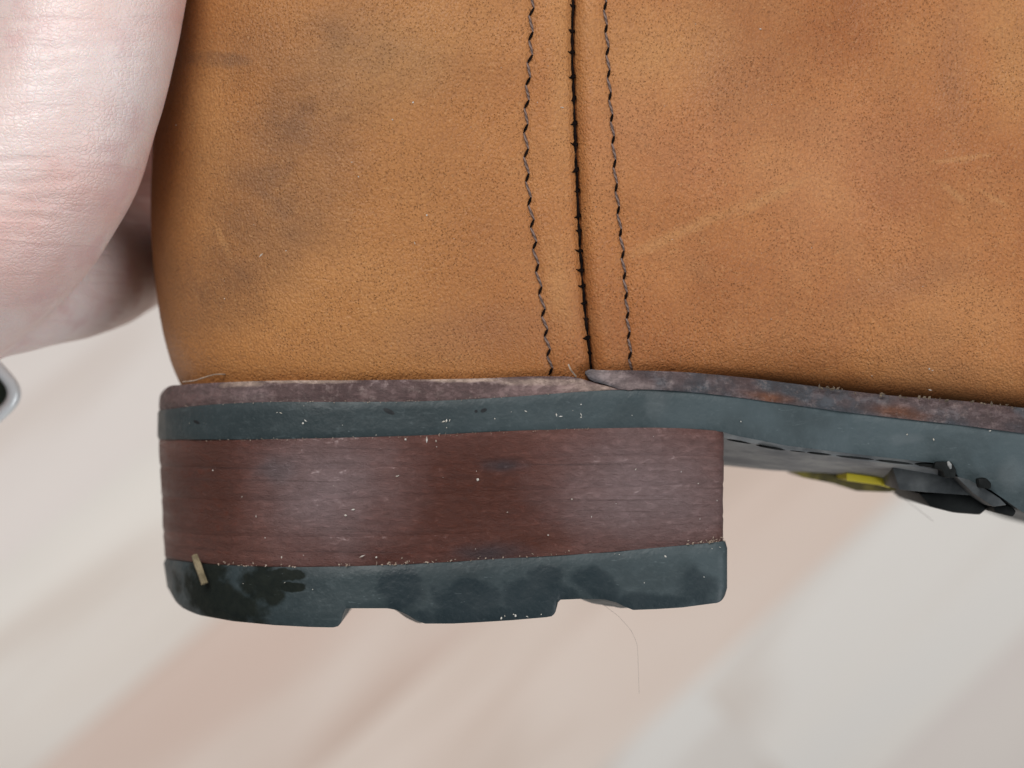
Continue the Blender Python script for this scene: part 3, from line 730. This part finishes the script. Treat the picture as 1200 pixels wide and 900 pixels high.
chains = [
    # thumb, seen from its back, pointing up along the back of the boot
    [(-120, 330, -16, 17), (-18, 262, -8.0, 14.6), (44, 190, -5.0, 13.4), (78, 110, -4.0, 12.6), (99, 40, -4.5, 12.3), (115, -40, -6, 12.2), (128, -120, -9, 11.0), (136, -190, -12, 8.5)],
    # web between thumb and palm, added to shade the gap beside the boot
    [(-170, 260, -22, 17), (-60, 150, -18, 14), (0, 60, -17, 11), (20, -20, -18, 8)],
    [(-220, 120, -26, 17), (-90, 30, -22, 13), (-20, -50, -22, 9)],
    # index finger passing behind the boot
    [(-160, 300, -22, 15), (-20, 318, -20, 12.0), (60, 318, -27, 10.4), (108, 312, -38, 9.8), (138, 302, -51, 9.4), (165, 292, -65, 9.0), (210, 280, -78, 8.4), (290, 272, -85, 7.8), (370, 272, -83, 6.8)],
    # middle, ring and little finger behind it
    [(-200, 220, -34, 14), (-20, 205, -38, 11.5), (60, 196, -52, 10.4), (92, 188, -64, 9.9), (122, 182, -76, 9.4), (170, 176, -82, 9.0), (290, 170, -88, 8.4), (400, 170, -85, 7.2)],
    [(-220, 110, -38, 13), (-30, 95, -38, 10.8), (66, 84, -46, 9.8), (100, 76, -60, 9.2), (126, 70, -74, 8.8), (190, 64, -85, 8.4), (290, 60, -88, 7.8), (380, 60, -85, 6.8)],
    [(-230, 0, -38, 12), (-60, -15, -42, 9.5), (50, -30, -54, 8.2), (110, -40, -70, 7.8), (190, -46, -80, 7.4), (290, -50, -82, 6.4)],
    # palm and wrist
    [(-60, 300, -22, 15), (-220, 280, -28, 20), (-420, 250, -32, 24), (-620, 230, -34, 26), (-800, 230, -36, 25)],
    [(-150, 150, -34, 18), (-320, 130, -36, 22), (-520, 170, -36, 25), (-700, 210, -36, 26)],
    [(-180, 30, -36, 15), (-350, 60, -38, 20), (-560, 140, -38, 24), (-760, 210, -36, 25)],
    [(-740, 220, -36, 27), (-950, 225, -38, 26), (-1200, 230, -44, 29), (-1500, 240, -52, 34), (-1900, 250, -64, 40)],
]
HV, HF = [], []
for c in chains:
    V, F = limb(c); b = len(HV); HV += V; HF += [tuple(b + i for i in f) for f in F]
tmp = bpy.data.objects.new('tmp_hand', mesh('tmp_hand', HV, HF)); C.objects.link(tmp)
m = tmp.modifiers.new('r', 'REMESH'); m.mode = 'VOXEL'; m.voxel_size = 0.0011
m = tmp.modifiers.new('s', 'SMOOTH'); m.factor = 0.6; m.iterations = 9
m = tmp.modifiers.new('d', 'SUBSURF'); m.levels = 1; m.render_levels = 1
dg = bpy.context.evaluated_depsgraph_get(); dg.update()
hme = bpy.data.meshes.new_from_object(tmp.evaluated_get(dg)); hme.name = 'hand'
bpy.data.objects.remove(tmp)
co = np.empty(len(hme.vertices) * 3, np.float32); hme.vertices.foreach_get('co', co); co = co.reshape(-1, 3)
no = np.empty(len(hme.vertices) * 3, np.float32); hme.vertices.foreach_get('normal', no); no = no.reshape(-1, 3)
PX = 600 + co[:, 0] / S * D / (D - co[:, 2]); PY = 450 - co[:, 1] / S * D / (D - co[:, 2])
dis = np.zeros(len(co))
# knuckle and base folds across the thumb
for (cy, slope, depth, wd, x0, x1) in [(24, -0.02, .30, 4, -60, 190), (40, -0.05, .28, 3.5, -60, 200), (60, -0.06, .30, 4, -40, 180), (82, -0.08, .26, 4, -60, 200), (100, -0.06, .16, 4, -50, 160),
                                       (168, -0.10, .22, 4, -80, 150), (190, -0.08, .28, 4, -80, 150), (214, -0.03, .34, 4.5, -80, 120), (232, 0.02, .34, 4.5, -90, 100), (252, 0.08, .40, 5, -100, 80), (272, 0.10, .30, 5, -100, 60)]:
    wig = 2.0 * np.sin(PX * 0.045 + cy) + 1.2 * np.sin(PX * 0.11 + cy * 1.7)
    d = PY - (cy + slope * PX + wig)
    fade = np.clip((PX - x0) / 40, 0, 1) * np.clip((x1 - PX) / 40, 0, 1) * (no[:, 2] > 0.1)
    depth *= 0.34
    dis -= depth * 0.001 * np.exp(-(d / wd) ** 2) * fade
    dis += 0.4 * depth * 0.001 * np.exp(-((d - 2 * wd) / (1.6 * wd)) ** 2) * fade
co = co + no * dis[:, None].astype(np.float32)
hme.vertices.foreach_set('co', co.reshape(-1).astype(np.float32)); hme.update()
hme.polygons.foreach_set('use_smooth', [True] * len(hme.polygons)); hme.materials.clear()
person = obj('person', hme, SKIN)
tag(person, 'pale hand gripping the back of the boot, thumb along the leather', 'person')

# ------------------------------------------------------------------ metal rim at the left edge
ring = empty('metal_rim', at(-22, 460, -0.030))
tag(ring, 'shiny pale metal rim with a dark green middle, below the hand at the left edge', 'metal rim')
V, F = [], []; nu, nvv = 64, 14
def sq(an, r, e=3.2):
    c, s = math.cos(an), math.sin(an); k = (abs(c) ** e + abs(s) ** e) ** (-1 / e); return Vector((c * k * r, s * k * r, 0))
RR = 4.1e-3
for i in range(nu):
    an = 2 * math.pi * i / nu
    for j in range(nvv):
        b = 2 * math.pi * j / nvv
        p = sq(an, RR + 0.0009 * math.cos(b)); p.z = 0.0010 * math.sin(b)
        p = Matrix.Rotation(math.radians(42), 3, 'Z') @ p; V.append(p)
for i in range(nu):
    for j in range(nvv):
        a = i * nvv + j; b = i * nvv + (j + 1) % nvv; c2 = ((i + 1) % nu) * nvv
        F.append((a, b, c2 + (j + 1) % nvv, c2 + j))
obj('rim', mesh('rim', V, F), METAL, ring)
V = [Matrix.Rotation(math.radians(42), 3, 'Z') @ (sq(2 * math.pi * i / nu, RR) + Vector((0, 0, -0.0008))) for i in range(nu)]
V += [v + Vector((0, 0, -0.002)) for v in V]
F = [tuple(range(nu)), tuple(range(2 * nu - 1, nu - 1, -1))] + [(i, (i + 1) % nu, nu + (i + 1) % nu, nu + i) for i in range(nu)]
obj('dark_centre', mesh('dark_centre', V, F, False), GREEN, ring)

# ------------------------------------------------------------------ floor of laminate strips
ANG = math.radians(43)
bm = bmesh.new(); bmesh.ops.create_cube(bm, size=1.0)
for v in bm.verts: v.co = Vector((v.co.x * 3.0, v.co.y * 3.0, v.co.z * 0.02 - 0.022))
me = bpy.data.meshes.new('floor'); bm.to_mesh(me); bm.free()
floor = bpy.data.objects.new('floor', me); C.objects.link(floor); me.materials.append(SUB); floor['kind'] = 'structure'
floor.rotation_euler = (0, 0, ANG)
WS, LS = 0.062, 0.42
bm = bmesh.new(); bmesh.ops.create_cube(bm, size=1.0)
for v in bm.verts: v.co = Vector((v.co.x * (LS - 0.00003), v.co.y * (WS - 0.00003), v.co.z * 0.012 - 0.006))
bmesh.ops.bevel(bm, geom=bm.edges[:], offset=0.0001, segments=1, affect='EDGES')
pme = bpy.data.meshes.new('plank'); bm.to_mesh(pme); bm.free(); pme.materials.append(FLOOR)
tones = [(0.75, 0.695, 0.635), (0.57, 0.42, 0.345), (0.67, 0.535, 0.455), (0.78, 0.745, 0.70), (0.70, 0.63, 0.59)]
rnd = random.Random(3)
SHIFT = 0.0
for r_ in range(-12, 13):
    for c_ in range(-3, 4):
        o = bpy.data.objects.new('plank', pme); C.objects.link(o); o.parent = floor
        o.location = (c_ * LS + (0.16 * r_) % LS - 0.1, -(r_ * WS + SHIFT), 0)
        t = tones[(r_ + 3) % 5] if c_ == 0 or True else rnd.choice(tones)
        k = rnd.uniform(0.93, 1.05); o.color = (t[0] * k, t[1] * k, t[2] * k, 1)
